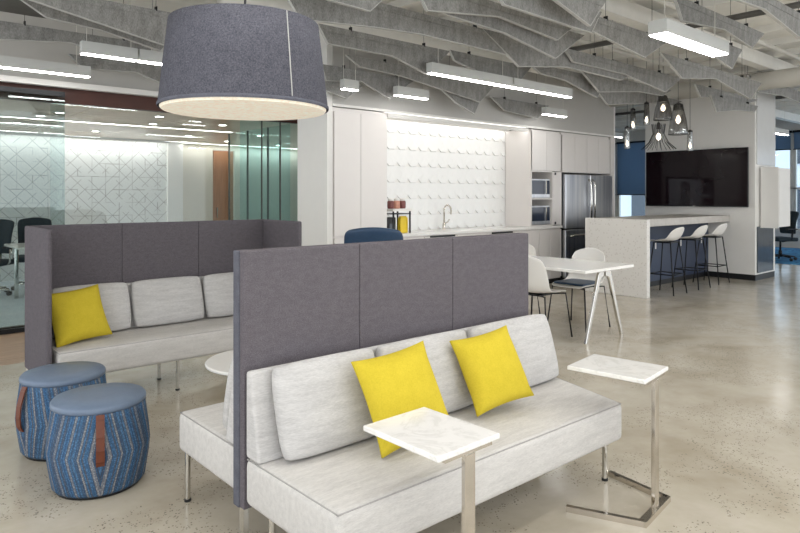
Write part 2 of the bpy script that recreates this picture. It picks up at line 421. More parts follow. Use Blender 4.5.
for i, (x0, x1, y) in enumerate(((1.0, 4.7, 9.4), (4.9, 7.6, 12.0 - .15))):
    s = thing('slot_light', ('long recessed white slot light in the timber meeting room ceiling', 'white slot light close to the timber door of the meeting room')[i], 'ceiling light', ((x0 + x1) / 2, y, 2.39), 0)
    hl = (x1 - x0) / 2
    B().box(-hl, hl, -.03, .03, .004, .012).obj('diffuser', 'light_slot', s)
    B().box(-hl - .01, hl + .01, -.042, -.03, 0, .02).box(-hl - .01, hl + .01, .03, .042, 0, .02).obj('frame', 'white_paint', s)
o = thing('wall_washer', 'long glowing light strip washing the patterned wall from above', 'ceiling light', (1.6, 11.80, 2.39))
B().box(-4.4, 3.0, -.04, .04, .0, .012).obj('diffuser', 'light_wash', o); B().box(-4.4, 3.0, -.06, -.042, -.03, .012).obj('shield', 'white_paint', o)
g = None
for x, y in ((1.9, 9.0), (2.0, 8.5), (3.05, 8.1), (3.3, 9.0), (1.85, 10.1), (4.1, 8.5), (4.4, 10.4), (3.0, 10.6), (5.3, 8.3), (5.3, 9.6), (5.4, 11.0), (6.6, 8.4), (6.6, 9.8), (6.6, 11.2), (8.0, 9.6)):  # those beyond the side glass are added to brighten the room behind it
    if g is None:
        g = thing('downlight', 'small round downlight in the timber meeting room ceiling, those beyond the side glass added for brightness', 'downlight', (x, y, 2.388), 0, 'downlights in the timber ceiling')
        B().lathe([(.05, .002), (.055, .012)], 20).obj('lens', 'light_slot', g)
        B().lathe([(.051, 0), (.07, .0), (.07, .012), (.051, .012)], 20, cap=False).obj('rim', 'white_paint', g)
    else: dup(g, (x, y, 2.388))
# glass front
def pane(name, label, bx, mat, frame=None, group=None, fm='steel_pol'):
    cx, cy = (bx[0] + bx[1]) / 2, (bx[2] + bx[3]) / 2
    t_ = thing(name, label, 'glass panel', (cx, cy, bx[4]), 0, group)
    B().box(bx[0] - cx, bx[1] - cx, bx[2] - cy, bx[3] - cy, 0, bx[5] - bx[4]).obj('pane', mat, t_)
    if frame:
        for f in frame: B().box(f[0] - cx, f[1] - cx, f[2] - cy, f[3] - cy, f[4] - bx[4], f[5] - bx[4]).obj('frame', fm, t_)
    return t_
pane('sliding_door', 'tinted sliding glass door hanging from a black track at the meeting room', (-1.2, 1.80, 7.44, 7.452, .03, 2.44), 'glass_tint',
     [(-1.2, 1.80, 7.43, 7.46, 2.44, 2.49), (-1.2, 1.80, 7.43, 7.46, .005, .05)], fm='black_metal')
pane('glass_panel', 'clear fixed glass panel of the meeting room beside the sliding door', (1.7, 3.9, 7.60, 7.612, .046, 2.389), 'glass_clear', None)
tr = struct('trim_6', B().box(-3, 6.0, 7.56, 7.62, 0, .045), 'black')
for i, (x0, x1) in enumerate(((3.91, 4.22), (4.23, 4.50), (4.51, 5.4))):
    pane('glass_panel', ('teal glass panel of the meeting room front, joined to the clear panel', 'teal glass panel between two others in the meeting room front', 'teal glass panel of the meeting room front, beside the kitchen side wall')[i], (x0, x1, 7.60, 7.612, .046, 2.389), 'glass_teal',
         [(x1 - .002, x1 + .010, 7.595, 7.617, .046, 2.389)], None, 'duct_dark')
for i in range(3):
    y0 = 7.72 + i * .62
    pane('glass_panel', 'pale teal glass panel of the side wall inside the meeting room', (4.72, 4.732, y0, y0 + .60, .03, 2.39), 'glass_teal',
         [(4.715, 4.74, y0 + .60, y0 + .615, .006, 2.39)], 'teal side glass panels', 'duct_dark')

# ------------------------------------------------------------------ ceiling services
def tubething(name, label, cat, pts, r, mat, group=None):
    c = Vector(pts[0]); o = thing(name, label, cat, c, 0, group)
    q = [Vector(p) - c for p in pts]
    B().tube(q, r, 14).obj('pipe', mat, o, True)
    for f in (.2, .5, .8):
        p = q[0].lerp(q[-1], f); B().tube([p, (p.x, p.y, CZ - .1 - c.z)], .006, 5).obj('hanger', 'duct', o)
    return o
tubething('air_duct', 'wide white round air duct crossing under the deck toward the TV wall', 'duct', [(10.0, -1, 3.04), (10.0, 5.9, 3.04)], .13, 'duct')
tubething('air_duct', 'white round air duct running along above the kitchen front', 'duct', [(2.5, 5.2, 3.12), (9.4, 5.2, 3.12)], .10, 'duct')
tubething('conduit', 'thin white conduit pipe under the deck above the dining table', 'pipe', [(1, 4.42, 3.28), (11, 4.42, 3.28)], .025, 'duct')
tubething('conduit', 'thin white conduit pipe under the deck between the long light rows', 'pipe', [(1, 3.0, 3.28), (14, 3.0, 3.28)], .025, 'duct')
tubething('conduit', 'dark sprinkler pipe under the deck crossing toward the windows', 'pipe', [(6.6, -1, 3.14), (6.6, 5.0, 3.14)], .03, 'duct_dark')
tubething('conduit', 'second dark sprinkler pipe under the deck near the bar', 'pipe', [(12.6, -1, 3.14), (12.6, 8, 3.14)], .03, 'duct_dark')
ab = thing('air_box', 'white square air diffuser box under the deck beside the meeting room', 'vent', (1.1, 6.0, 2.98))
B().box(-.22, .22, -.22, .22, 0, CZ - 2.98).obj('duct', 'duct', ab); B().box(-.28, .28, -.28, .28, -.03, 0).obj('grille', 'duct_dark', ab)

# suspended linear lights
def linlight(x0, x1, y, z, label, group=None, wd=.032):
    o = thing('linear_light', label, 'ceiling light', ((x0 + x1) / 2, y, z), 0, group); h = (x1 - x0) / 2
    B().box(-h, h, -wd - .008, wd + .008, .008, .11).obj('housing', 'lum_white', o)
    B().box(-h + .006, h - .006, -wd, wd, 0, .0085).obj('diffuser', 'light_white', o)
    for s_ in (-1, 1): B().tube([(s_ * h * .8, 0, .11), (s_ * h * .8, 0, CZ - .1 - z)], .003, 5).obj('cable', 'duct', o)
    return o
linlight(4.60, 5.72, 2.33, 2.6, 'broad suspended linear light with wide glowing underside above the open floor', None, .065)
linlight(4.39, 5.64, 4.57, 2.6, 'suspended linear light above the dining table, nearer end of its row', None)
linlight(5.67, 6.80, 4.57, 2.6, 'suspended linear light above the dining table, bar end of its row', None)
linlight(0.70, 1.93, 7.02, 2.6, 'suspended linear light in front of the sliding glass door')
linlight(1.55, 2.01, 5.89, 2.6, 'short suspended linear light above the high-backed sofa', None)
linlight(2.03, 3.2, 5.89, 2.6, 'suspended linear light above the high-backed sofa, half behind the felt drum lamp', None)
linlight(4.84, 5.34, 5.6, 2.55, 'short suspended linear light in front of the kitchen tall cabinets')
linlight(7.68, 8.21, 5.6, 2.565, 'short suspended linear light in front of the microwave tower')
linlight(4.08, 4.28, 5.6, 2.54, 'very short suspended linear light by the kitchen side wall')
for x in (-1.6, .35, 1.8): linlight(x, x + 1.2, 2.33, 2.62, 'added out-of-view linear light above the sofas', 'added lights above the sofas', .032)  # unseen row above the frame, added to light the seat tops from above
for x in (-1.6, .35, 1.75, 3.0): linlight(x, x + 1.2, .75, 2.62, 'added out-of-view linear light before the front sofa', 'added lights before the front sofa', .032)  # another out-of-view row, added for more downward light on the seating
for x in (-1.5, 1.25, 4.05, 6.8): linlight(x, x + 1.2, -.9, 2.62, 'added out-of-view linear light over the open area before the sofas', 'added lights over the open area', .065)  # unseen fixtures added as overhead fill for the near floor
for x in (5.6, 8.0): linlight(x, x + 1.2, .75, 2.62, 'added out-of-view linear light over the open concrete floor', 'added lights over the open floor', .065)  # added outside the view to strengthen light from overhead
linlight(8.6, 9.8, 2.33, 2.6, 'suspended linear light in the aisle before the TV wall')
linlight(13.2, 14.4, 4.57, 2.6, 'suspended linear light above the blue rug')
linlight(13.2, 14.4, 8.2, 2.8, 'suspended linear light beyond the refrigerator')

# felt baffles: (row y, outline in x and z)
BAF = [
    (1.81, [(4.51, 2.9), (4.69, 2.76), (5.21, 2.79), (6.0, 2.7), (6.39, 2.9)]),
    (2.48, [(5.17, 3.05), (5.32, 2.86), (6.15, 2.93), (6.81, 2.86), (7.11, 3.05)]),
    (2.65, [(5.84, 2.9), (6.33, 2.74), (6.76, 2.67), (7.0, 2.9)]),
    (2.68, [(3.52, 2.9), (3.79, 2.78), (4.24, 2.67), (4.45, 2.9)]),
    (2.87, [(3.28, 2.9), (3.47, 2.72), (4.3, 2.71), (4.56, 2.71), (4.7, 2.9)]),
    (2.96, [(4.62, 2.9), (4.68, 2.77), (5.59, 2.67), (6.06, 2.9)]),
    (3.27, [(2.96, 2.9), (3.12, 2.7), (3.9, 2.8), (4.67, 2.74), (4.91, 2.9)]),
    (3.27, [(6.52, 2.9), (7.0, 2.69), (7.88, 2.79), (8.95, 2.65), (9.29, 2.9)]),
    (3.39, [(3.21, 2.9), (3.33, 2.76), (4.11, 2.73), (4.81, 2.62), (5.26, 2.9)]),
    (3.47, [(2.2, 2.9), (2.41, 2.68), (2.76, 2.67), (3.01, 2.9)]),
    (3.81, [(5.56, 2.9), (5.72, 2.78), (6.75, 2.78), (7.71, 2.68), (8.14, 2.9)]),
    (3.85, [(9.11, 2.79), (9.3, 2.57), (10.04, 2.66), (10.69, 2.69), (10.81, 2.79)]),
    (3.86, [(4.37, 2.9), (4.89, 2.63), (5.68, 2.73), (6.75, 2.72), (7.2, 2.9)]),
    (3.87, [(2.25, 2.9), (2.45, 2.64), (3.1, 2.7), (3.62, 2.73), (4.71, 2.72), (4.86, 2.9)]),
    (3.88, [(8.69, 2.9), (8.87, 2.74), (9.45, 2.8), (10.27, 2.75), (10.9, 2.9)]),
    (4.35, [(6.69, 2.9), (7.1, 2.68), (8.09, 2.79), (8.73, 2.8), (8.97, 2.9)]),
    (4.48, [(5.84, 2.9), (6.07, 2.8), (6.56, 2.78), (7.26, 2.64), (7.47, 2.9)]),
    (4.74, [(4.85, 2.93), (4.92, 2.83), (5.3, 2.76), (5.91, 2.64), (6.23, 2.93)]),
    (4.69, [(3.15, 2.9), (3.26, 2.74), (4.01, 2.74), (4.47, 2.62), (4.79, 2.9)]),
    (4.73, [(7.49, 2.9), (7.93, 2.64), (9.34, 2.8), (9.82, 2.8), (10.13, 2.9)]),
    (5.39, [(0.8, 2.95), (1.07, 2.85), (1.56, 2.76), (2.1, 2.66), (2.34, 2.95)]),
    (5.72, [(1.0, 2.97), (1.25, 2.82), (1.66, 2.79), (2.16, 2.69), (2.4, 2.97)]),
    (3.62, [(9.8, 3.12), (10.2, 2.92), (11.2, 2.97), (12.3, 2.92), (12.9, 3.12)]),
    (5.54, [(4.08, 2.9), (4.27, 2.8), (4.88, 2.77), (6.22, 2.6), (6.58, 2.9)]),
    (5.65, [(5.61, 2.73), (5.9, 2.57), (6.24, 2.46), (6.4, 2.73)]),
    (5.75, [(3.91, 2.81), (3.97, 2.64), (4.45, 2.69), (4.88, 2.53), (5.28, 2.81)]),
    (5.85, [(3.77, 2.66), (4.04, 2.55), (4.32, 2.49), (4.54, 2.66)]),
    (5.85, [(6.81, 2.76), (7.09, 2.6), (7.86, 2.54), (8.13, 2.76)]),
    (6.42, [(0.9, 2.9), (1.04, 2.74), (1.6, 2.8), (2.19, 2.7), (2.4, 2.9)]),
    (7.10, [(1.75, 2.83), (1.89, 2.7), (2.42, 2.73), (2.67, 2.65), (2.79, 2.83)]),
]
def baffle_zone(y, pts):
    cx = (pts[0][0] + pts[-1][0]) / 2
    if y > 5.3 and cx > 3.5: where = 'in front of the ' + ('kitchen side wall' if cx < 4.3 else 'tall white cabinet' if cx < 5 else 'tiled niche' if cx < 7 else 'microwave tower')
    elif y > 5: where = 'by the sliding glass door' if y > 6 and cx < 2 else 'beside the meeting room header' if y > 6 else 'beyond the felt drum lamp'
    elif cx > 7.5: where = 'over the bar stools' if cx < 9.6 else 'before the TV wall'
    elif y > 4.1: where = 'over the far dining table end' if cx > 5 else 'between drum lamp and tiled niche'
    else: where = 'over the near dining table end' if cx > 5 and y > 3 else 'beside the broad linear light' if cx > 5 else 'above the long privacy screen'
    return where
zones = {}
for y, pts in BAF: zones.setdefault(baffle_zone(y, pts), []).append(y)
ORD = ('', 'second ', 'third ', 'fourth ', 'fifth ', 'sixth ', 'seventh ', 'eighth ')
for y, pts in BAF:
    cx = (pts[0][0] + pts[-1][0]) / 2; zt = pts[0][1]; zm = min(p[1] for p in pts)
    L = pts[-1][0] - pts[0][0]; where = baffle_zone(y, pts); row = sorted(zones[where], reverse=True)
    lab = ('short ' if L < 1.2 else 'long ' if L > 2.2 else '') + 'grey felt ceiling baffle ' + where
    if len(row) > 1: lab += ', ' + ORD[row.index(y)] + ('nearest to' if row.index(y) == 0 else 'out from') + ' the kitchen'
    o = thing('ceiling_baffle', lab, 'ceiling baffle', (cx, y, zm), 0, 'felt baffles ' + where)
    q = [(p[0] - cx, p[1] - zm) for p in pts]
    B().prism(q, 'xz', -.012, .012).obj('panel', 'felt_baffle', o)
    e = [(a, b) for a, b in zip(q, q[1:])]
    eb = B()
    for a, b in e:
        d = Vector((b[0] - a[0], 0, b[1] - a[1])).normalized() * .0
        eb.bar((a[0], 0, a[1]), (b[0], 0, b[1]), .027, .006)
    eb.obj('edge_band', 'felt_edge', o)
    hh = zt - zm; L = q[-1][0] - q[0][0]; cut = .055
    fx = lambda p0, p1: p0[0] + (p1[0] - p0[0]) * cut / max(.02, (p0[1] - p1[1]))
    xa, xb = fx(q[0], q[1]), fx(q[-1], q[-2])
    B().prism([(q[0][0], hh), (min(xa, q[1][0]), hh - cut), (max(xb, q[-2][0]), hh - cut), (q[-1][0], hh)], 'xz', -.017, .017).obj('top_fold', 'felt_baffle', o)
    for f in (.22, .78):
        x = q[0][0] + L * f
        B().tube([(x, 0, hh), (x, 0, CZ - zm)], .0025, 4).obj('cable', 'duct_dark', o)
        B().box(x - .006, x + .006, -.018, .018, hh - .01, hh + .03).obj('clip', 'black_metal', o)

# ------------------------------------------------------------------ kitchen
KF = 6.0
def cabinet(name, label, x0, x1, z0, z1, doors, depth=.5, toe=False, group=None, handle=None, mat='cabinet_white', y0=KF):
    cx = (x0 + x1) / 2; o = thing(name, label, 'cabinet', (cx, y0, z0), 0, group); h = z1 - z0
    B().box(x0 - cx, x1 - cx, .022, depth, .08 if toe else 0, h).obj('body', mat, o)
    if toe: B().box(x0 - cx, x1 - cx, .06, depth, 0, .08).obj('plinth', 'black', o)
    for (a, b, c, d) in doors:
        dr = B().box(a - cx + .002, b - cx - .002, 0, .02, c - z0 + .002, d - z0 - .002, .0015, 1).obj('door', mat, o)
        if handle: B().box((a + b) / 2 - cx - handle / 2, (a + b) / 2 - cx + handle / 2, -.006, 0, d - z0 - .03, d - z0 - .012).obj('pull', 'black', dr)
    return o
cabinet('tall_cabinet', 'tall white two-door kitchen cabinet beside the column', 4.24, 5.065, 0.0, 2.41,
        [(4.26, 4.645, .92, 2.365), (4.645, 5.05, .92, 2.365), (4.26, 4.645, .1, .905), (4.645, 5.05, .1, .905)], toe=True)
bx = [5.075, 5.68, 6.29, 6.9, 7.51, 8.11, 8.70]
bl = ['white base cabinet under the counter, next to the tall cabinet', 'white base cabinet under the counter, left of the sink', 'white base cabinet below the sink faucet',
      'white base cabinet under the counter, right of the sink', 'white base cabinet under the counter, at the tiled niche end', 'white base cabinet under the microwaves, next to the refrigerator']
for i in range(6):
    cabinet('base_cabinet', bl[i], bx[i] + .003, bx[i + 1] - .003, 0, .872, [(bx[i] + .004, (bx[i] + bx[i + 1]) / 2, .1, .862), ((bx[i] + bx[i + 1]) / 2, bx[i + 1] - .004, .1, .862)], toe=True,
            handle=None)
for i in (1, 3):
    o = tag(B().box(bx[i] + .1, bx[i + 1] - .06, -.0, .018, 0, .022).obj('recessed_pull', 'black'), 'black recessed pull strip under the white worktop, ' + ('left of the faucet' if i == 1 else 'at the niche end'), 'handle')
    o.location = (0, 5.98, .845)
tag(B().box(5.072, 8.70, KF - .02, 6.485, .876, .914, .003, 1).obj('worktop', 'quartz_white'), 'long white quartz kitchen worktop along the tiled wall', 'worktop')
# niche cove light
cv = thing('cove_light', 'glowing white cove light strip above the faceted tiles', 'ceiling light', (6.5, 6.2, 2.39))
B().box(-1.40, 1.38, -.14, -.06, .004, .02).obj('diffuser', 'light_cove', cv); B().box(-1.41, 1.39, -.17, -.14, -.03, .024).obj('lip', 'white_paint', cv)
B().box(-1.41, 1.39, .20, .23, .0, .022).obj('rail', 'white_paint', cv)
B().box(-1.40, 1.38, .225, .26, .004, .02).obj('diffuser', 'light_cove', cv)
# microwave tower
o = thing('microwave_tower', 'white tall unit with open microwave shelves and gloss doors above, next to the refrigerator', 'cabinet', (8.3, KF, .916))
zb = .916
B().box(-.39, -.37, 0, .5, 0, 1.49).obj('side_panel', 'cabinet_white', o); B().box(.38, .40, 0, .5, 0, 1.49).obj('side_panel', 'cabinet_white', o)
B().box(.155, .175, 0, .5, .0, .85).obj('side_panel', 'cabinet_white', o)
B().box(-.37, .38, .48, .5, 0, .85).obj('back_panel', 'cabinet_white', o)
for z in (0, .415, .84): B().box(-.37, .155, .005, .48, z, z + .02).obj('shelf', 'cabinet_white', o)
B().box(.178, .377, 0, .02, .01, .85).obj('pull_out_door', 'cabinet_white', o)
B().box(.21, .25, -.004, 0, .02, .06).obj('hinge', 'black', o); B().box(.21, .25, -.004, 0, .80, .84).obj('hinge', 'black', o)
B().box(-.37, .38, .022, .5, .862, 1.49).obj('upper_box', 'cabinet_white', o)
B().box(-.388, .003, 0, .02, .865, 1.455).obj('door', 'gloss_grey' if 0 else 'cabinet_white', o); B().box(.007, .398, 0, .02, .865, 1.455).obj('door', 'cabinet_white', o)
def microwave(z, label):
    o = thing('microwave', label, 'microwave', (8.195, KF + .03, z))
    B().box(-.245, .245, .02, .4, .0, .30, .006).obj('body', 'stainless', o)
    B().box(-.24, .24, 0, .02, .005, .295, .004).obj('front_frame', 'stainless', o)
    B().box(-.225, .10, -.004, 0, .06, .275).obj('door_window', 'mw_glass', o)
    B().box(.12, .225, -.004, 0, .06, .275).obj('control_panel', 'mw_glass', o)
    B().bar((.11, -.018, .07), (.11, -.018, .27), .014).obj('handle', 'steel_pol', o)
microwave(zb + .022, 'steel microwave with dark door on the lower shelf'); microwave(zb + .437, 'steel microwave with dark door on the upper shelf')
# refrigerator
o = thing('refrigerator', 'stainless French-door refrigerator with bottom freezer drawer', 'refrigerator', (9.43, 5.94, 0))
B().box(-.70, .70, .075, .56, .06, 1.735).obj('body', 'black_metal', o); B().box(-.69, .69, .1, .5, 0, .06).obj('base', 'black', o)
for s_ in (-1, 1):
    x0, x1 = (-.70, -.006) if s_ < 0 else (.006, .70)
    d = B().box(x0, x1, 0, .07, .86, 1.735, .014, 3).obj('door', 'stainless', o)
    B().tube([(s_ * .055, -.01, .93), (s_ * .055, -.05, .99), (s_ * .05, -.06, 1.3), (s_ * .055, -.05, 1.6), (s_ * .055, -.01, 1.66)], .016, 10).obj('handle', 'chrome', d, True)
d = B().box(-.70, .70, 0, .07, .07, .84, .014, 3).obj('freezer_drawer', 'stainless', o)
B().tube([(-.6, -.01, .74), (-.55, -.05, .75), (.55, -.05, .75), (.6, -.01, .74)], .016, 10).obj('handle', 'chrome', d, True)
cabinet('overhead_cabinet', 'white four-door cabinet above the refrigerator', 8.715, 10.14, 1.765, 2.41, [(8.72 + i * .355, 8.72 + (i + 1) * .355, 1.77, 2.365) for i in range(4)])
tag(B().box(10.15, 10.265, 5.99, 6.5, 0, 2.41).obj('end_panel', 'cabinet_white'), 'narrow white end panel closing the kitchen run beside the refrigerator', 'panel')
# faucet
o = thing('faucet', 'chrome gooseneck kitchen faucet with side lever', 'faucet', (6.42, 6.38, .915))
arc = [(0, 0, .02), (0, 0, .27)] + [(.07 - .07 * math.cos(a), 0, .27 + .07 * math.sin(a)) for a in [math.pi * k / 8 for k in range(1, 9)]] + [(.14, 0, .21)]
B().tube(arc, .013, 10).obj('spout', 'steel_pol', o, True); B().lathe([(.028, 0), (.026, .03), (.02, .09), (.016, .1)], 16).obj('base', 'steel_pol', o, True)
B().tube([(.0, 0, .08), (.06, -.01, .10), (.09, -.015, .14)], .008, 8).obj('lever', 'steel_pol', o, True)
# counter rack with jars and coffee things
o = thing('counter_rack', 'small white rack with black supports on the worktop beside the tall cabinet', 'rack', (5.36, 6.2, .915))
for x in (-.14, .14):
    for y in (-.12, .12): B().box(x - .008, x + .008, y - .008, y + .008, 0, .28).obj('leg', 'black_metal', o)
B().box(-.16, .16, -.14, .14, .28, .31).obj('shelf', 'plastic_white', o); B().box(-.15, .15, -.13, .13, .24, .252).obj('lower_shelf', 'black_metal', o)
o = thing('coffee_grinder', 'black box-shaped coffee grinder under the white rack', 'appliance', (5.28, 6.25, .916))
B().box(-.07, .07, -.07, .05, 0, .20, .01).obj('body', 'black', o); B().box(-.045, .045, -.078, -.07, .03, .12).obj('tray', 'gloss_dark', o)
o = thing('coffee_bag', 'bright yellow packet standing under the white rack', 'packet', (5.43, 6.14, .916))
B().prism([(-.06, 0), (.06, 0), (.065, .14), (.06, .2), (-.06, .2), (-.065, .14)], 'xz', -.03, .03, .006).obj('body', 'yellow_pack', o); B().box(-.055, .055, -.01, .01, .2, .215).obj('seal', 'yellow_pack', o)
for i, (x, mt, lb) in enumerate(((5.26, 'maroon', 'dark red'), (5.36, 'pinkish', 'pink'), (5.46, 'maroon', 'maroon'))):
    o = thing('jar', lb + ' filled jar with white lid on the white rack', 'jar', (x, 6.18, 1.227))
    B().lathe([(.038, 0), (.043, .02), (.043, .085), (.034, .10)], 16).obj('body', mt, o, True); B().lathe([(.036, .1), (.036, .125), (.03, .13)], 16).obj('lid', 'plastic_white', o)

# ------------------------------------------------------------------ bar, stools, TV, wall cabinet
o = thing('bar_counter', 'long bar with terrazzo end panel, pale slab top and navy front', 'counter', (9.7, 4.75, 0))
B().box(8.2 - 9.7, 8.29 - 9.7, -.45, .50, 0, 1.068, .004, 1).obj('end_panel', 'terrazzo', o)
B().box(8.292 - 9.7, 11.24 - 9.7, -.33, .50, .955, 1.062, .004, 1).obj('top', 'concrete_light', o)
B().box(8.292 - 9.7, 11.24 - 9.7, .03, .48, .09, .953).obj('front_panel', 'navy_panel', o)
B().box(8.292 - 9.7, 11.24 - 9.7, .08, .46, 0, .088).obj('plinth', 'black', o)
def shell(prof, hw, lift, fwd, n=10, thick=.012):
    b = B(); g = []
    m = len(prof)
    for i, ((x, z), hwid) in enumerate(zip(prof, hw)):
        row = []
        for j in range(n + 1):
            v = -1 + 2 * j / n
            row.append(b.bm.verts.new((x + fwd[i] * v * v, hwid * v, z + lift[i] * v * v)))
        g.append(row)
    for i in range(m - 1):
        for j in range(n): b.bm.faces.new((g[i][j], g[i][j + 1], g[i + 1][j + 1], g[i + 1][j]))
    bmesh.ops.recalc_face_normals(b.bm, faces=b.bm.faces)
    return b
def shellobj(b, name, mat, parent, thick=.012):
    o = b.obj(name, mat, parent, True)
    m = o.modifiers.new('solid', 'SOLIDIFY'); m.thickness = thick; m.offset = 0
    m = o.modifiers.new('sub', 'SUBSURF'); m.levels = 1; m.render_levels = 2
    return o
st = thing('bar_stool', 'white shell bar stool at the bar, next to the terrazzo end panel', 'stool', (8.88, 4.36, 0), R(90), 'stools along the bar')
prof = [(.20, .735), (.17, .748), (.05, .742), (-.08, .745), (-.15, .775), (-.19, .84), (-.215, .91), (-.225, .955)]
shellobj(shell(prof, [.15, .19, .205, .205, .205, .20, .185, .12], [.0, .01, .02, .03, .03, .01, -.01, -.02], [0, 0, 0, .02, .045, .06, .05, .03]), 'shell', 'plastic_white', st)
for sx in (-1, 1):
    for sy in (-1, 1): B().tube([(sx * .12, sy * .13, .735), (sx * .20, sy * .20, 0)], .009, 8).obj('leg', 'black_metal', st, True)
fz = .28; a = .168
B().tube([(a, a, fz), (a, -a, fz), (-a, -a, fz), (-a, a, fz)], .008, 8, True).obj('footrest', 'black_metal', st, True)
B().box(-.12, .12, -.13, .13, .722, .736).obj('seat_frame', 'black_metal', st)
B().box(.10, .103, .10, .13, .63, .72).obj('tag', 'plastic_white', st)
dup(st, (9.70, 4.38, 0), R(90), 'white shell bar stool at the bar, middle one of three')
dup(st, (10.50, 4.42, 0), R(90), 'white shell bar stool at the bar, next to the TV wall')
o = thing('television', 'large black flat television mounted on the white wall above the bar', 'television', (11.20, 4.995, 1.2))
B().box(-.03, .0, -.88, .88, 0, .985, .004, 1).obj('housing', 'black', o); B().box(-.034, -.03, -.87, .87, .018, .975).obj('screen', 'screen', o)
B().box(0, .048, -.3, .3, .3, .7).obj('wall_mount', 'black_metal', o); B().box(-.033, -.03, -.02, .02, .004, .012).obj('badge', 'steel_pol', o)
o = thing('wall_cabinet', 'white box cabinet hung on the end of the TV wall', 'cabinet', (11.7, 3.88, .88))
B().box(-.25, .25, -.115, .138, 0, .96).obj('body', 'white_paint', o); B().box(-.25, .25, -.137, -.118, 0, .96).obj('door', 'white_paint', o); B().box(-.27, -.252, -.13, .138, -.02, .975).obj('side_leaf', 'white_paint', o)
# pendants over the bar
def tube_pendant(x, y, z0, z1, label):
    o = thing('pendant_lamp', label, 'pendant lamp', (x, y, z0), 0)
    h = z1 - z0
    B().lathe([(.042, 0), (.044, .02), (.036, h)], 18, cap=False).obj('glass_shade', 'glass_smoke', o, True)
    B().lathe([(.0, .03), (.016, .045), (.02, .07), (.012, .11), (.004, .12)], 12).obj('bulb', 'bulb', o, True)
    B().lathe([(.037, h - .012), (.037, h + .01), (.01, h + .03)], 14).obj('cap', 'bulb_cap', o); B().tube([(0, 0, h + .02), (0, 0, CZ - z0)], .003, 5).obj('cord', 'black', o)
tube_pendant(8.77, 4.812, 2.36, 2.65, 'slim smoked glass tube pendant over the bar, hanging at mid height above the end panel')
tube_pendant(8.90, 4.67, 2.43, 2.74, 'slim smoked glass tube pendant over the bar, hung highest of the tubes')
tube_pendant(8.70, 4.865, 2.08, 2.385, 'slim smoked glass tube pendant over the bar end panel, hung low before the window')
tube_pendant(9.40, 4.26, 2.05, 2.33, 'slim smoked glass tube pendant hanging low in front of the television')
def bell_pendant(x, y, z0, z1, r0, r1, label, ribs=False):
    o = thing('pendant_lamp', label, 'pendant lamp', (x, y, z0), 0); h = z1 - z0
    if ribs:
        for k in range(22):
            a = 2 * math.pi * k / 22; c_, s_ = math.cos(a), math.sin(a)
            B().tube([(r0 * c_, r0 * s_, 0), (r0 * .55 * c_, r0 * .55 * s_, h * .28), (r1 * c_, r1 * s_, h * .62), (r1 * 1.25 * c_, r1 * 1.25 * s_, h)], .0035, 5).obj('rib', 'bulb_cap', o)
    else:
        B().lathe([(r0, 0), (r0 * 1.02, .02), (r0 * .85, h * .45), (r1, h)], 20, cap=False).obj('glass_shade', 'glass_smoke', o, True)
        B().lathe([(r0 * .98, .0), (r0 * 1.05, .006), (r0 * .98, .012)], 20, cap=False).obj('rim', 'bulb_cap', o)
    B().lathe([(.0, h * .35), (.028, h * .42), (.034, h * .5), (.02, h * .6), (.01, h * .64)], 12).obj('bulb', 'bulb', o, True)
    B().lathe([(r1 * 1.05 if not ribs else .03, h - .08), (r1 * 1.05 if not ribs else .03, h), (.012, h + .03)], 14).obj('cap', 'bulb_cap', o); B().tube([(0, 0, h + .02), (0, 0, CZ - z0)], .003, 5).obj('cord', 'black', o)
bell_pendant(9.10, 4.52, 2.50, 2.85, .135, .055, 'wide smoked glass bell pendant over the bar, above the wire skirt lamp')
bell_pendant(8.90, 4.20, 2.25, 2.675, .13, .06, 'tall smoked glass bell pendant over the bar stools')
bell_pendant(9.30, 4.69, 2.09, 2.47, .25, .08, 'flared dark wire skirt pendant hanging low over the bar', True)

# ------------------------------------------------------------------ dining table and chairs
o = thing('dining_table', 'long white-topped table with splayed chrome legs', 'table', (5.53, 4.25, 0))
B().box(-.50, .36, -1.03, 1.05, .69, .718, .004, 1).obj('tabletop', 'quartz_white', o)
for y in (-.88, .88):
    for s_ in (-1, 1): B().prism([(s_ * .30, 0), (s_ * .335, 0), (s_ * .105, .66), (s_ * .02, .66), (s_ * .02, .61), (s_ * .07, .60)], 'xz', y - .014, y + .014, .004, 1).move(Matrix.Translation((.06, 0, 0))).obj('leg', 'chrome', o)
    B().box(-.24, .36, y - .02, y + .02, .66, .689).obj('cross_rail', 'chrome', o)
ch = thing('shell_chair', 'white shell chair with its back to the sofas at the table end', 'chair', (5.205, 3.86, 0), R(3))
prof = [(.225, .435), (.20, .452), (.06, .448), (-.10, .442), (-.18, .465), (-.215, .53), (-.235, .63), (-.25, .73), (-.26, .80), (-.262, .825)]
shellobj(shell(prof, [.17, .205, .22, .225, .225, .225, .22, .205, .18, .13], [0, .01, .015, .03, .035, .02, .0, -.01, -.02, -.03], [0, 0, 0, .01, .04, .06, .07, .06, .05, .04]), 'shell', 'plastic_white', ch)
for sx in (-1, 1):
    for sy in (-1, 1): B().tube([(sx * .12, sy * .10, .425), (sx * .185, sy * .195, .43), (sx * .225, sy * .24, 0)], .0085, 8).obj('leg', 'black_metal', ch, True)
B().box(-.12, .12, -.10, .10, .418, .43).obj('seat_frame', 'black_metal', ch)
c2 = dup(ch, (5.93, 3.88, 0), R(180), 'white shell chair with navy seat pad under the table end')
pd = B().box(-.17, .19, -.18, .18, .458, .482, .01).obj('seat_pad', 'navy_leather', c2)
dup(ch, (5.93, 4.78, 0), R(180), 'white shell chair on the kitchen side of the table, farther along')
dup(ch, (5.205, 4.78, 0), R(0), 'white shell chair on the sofa side of the table, farther along')

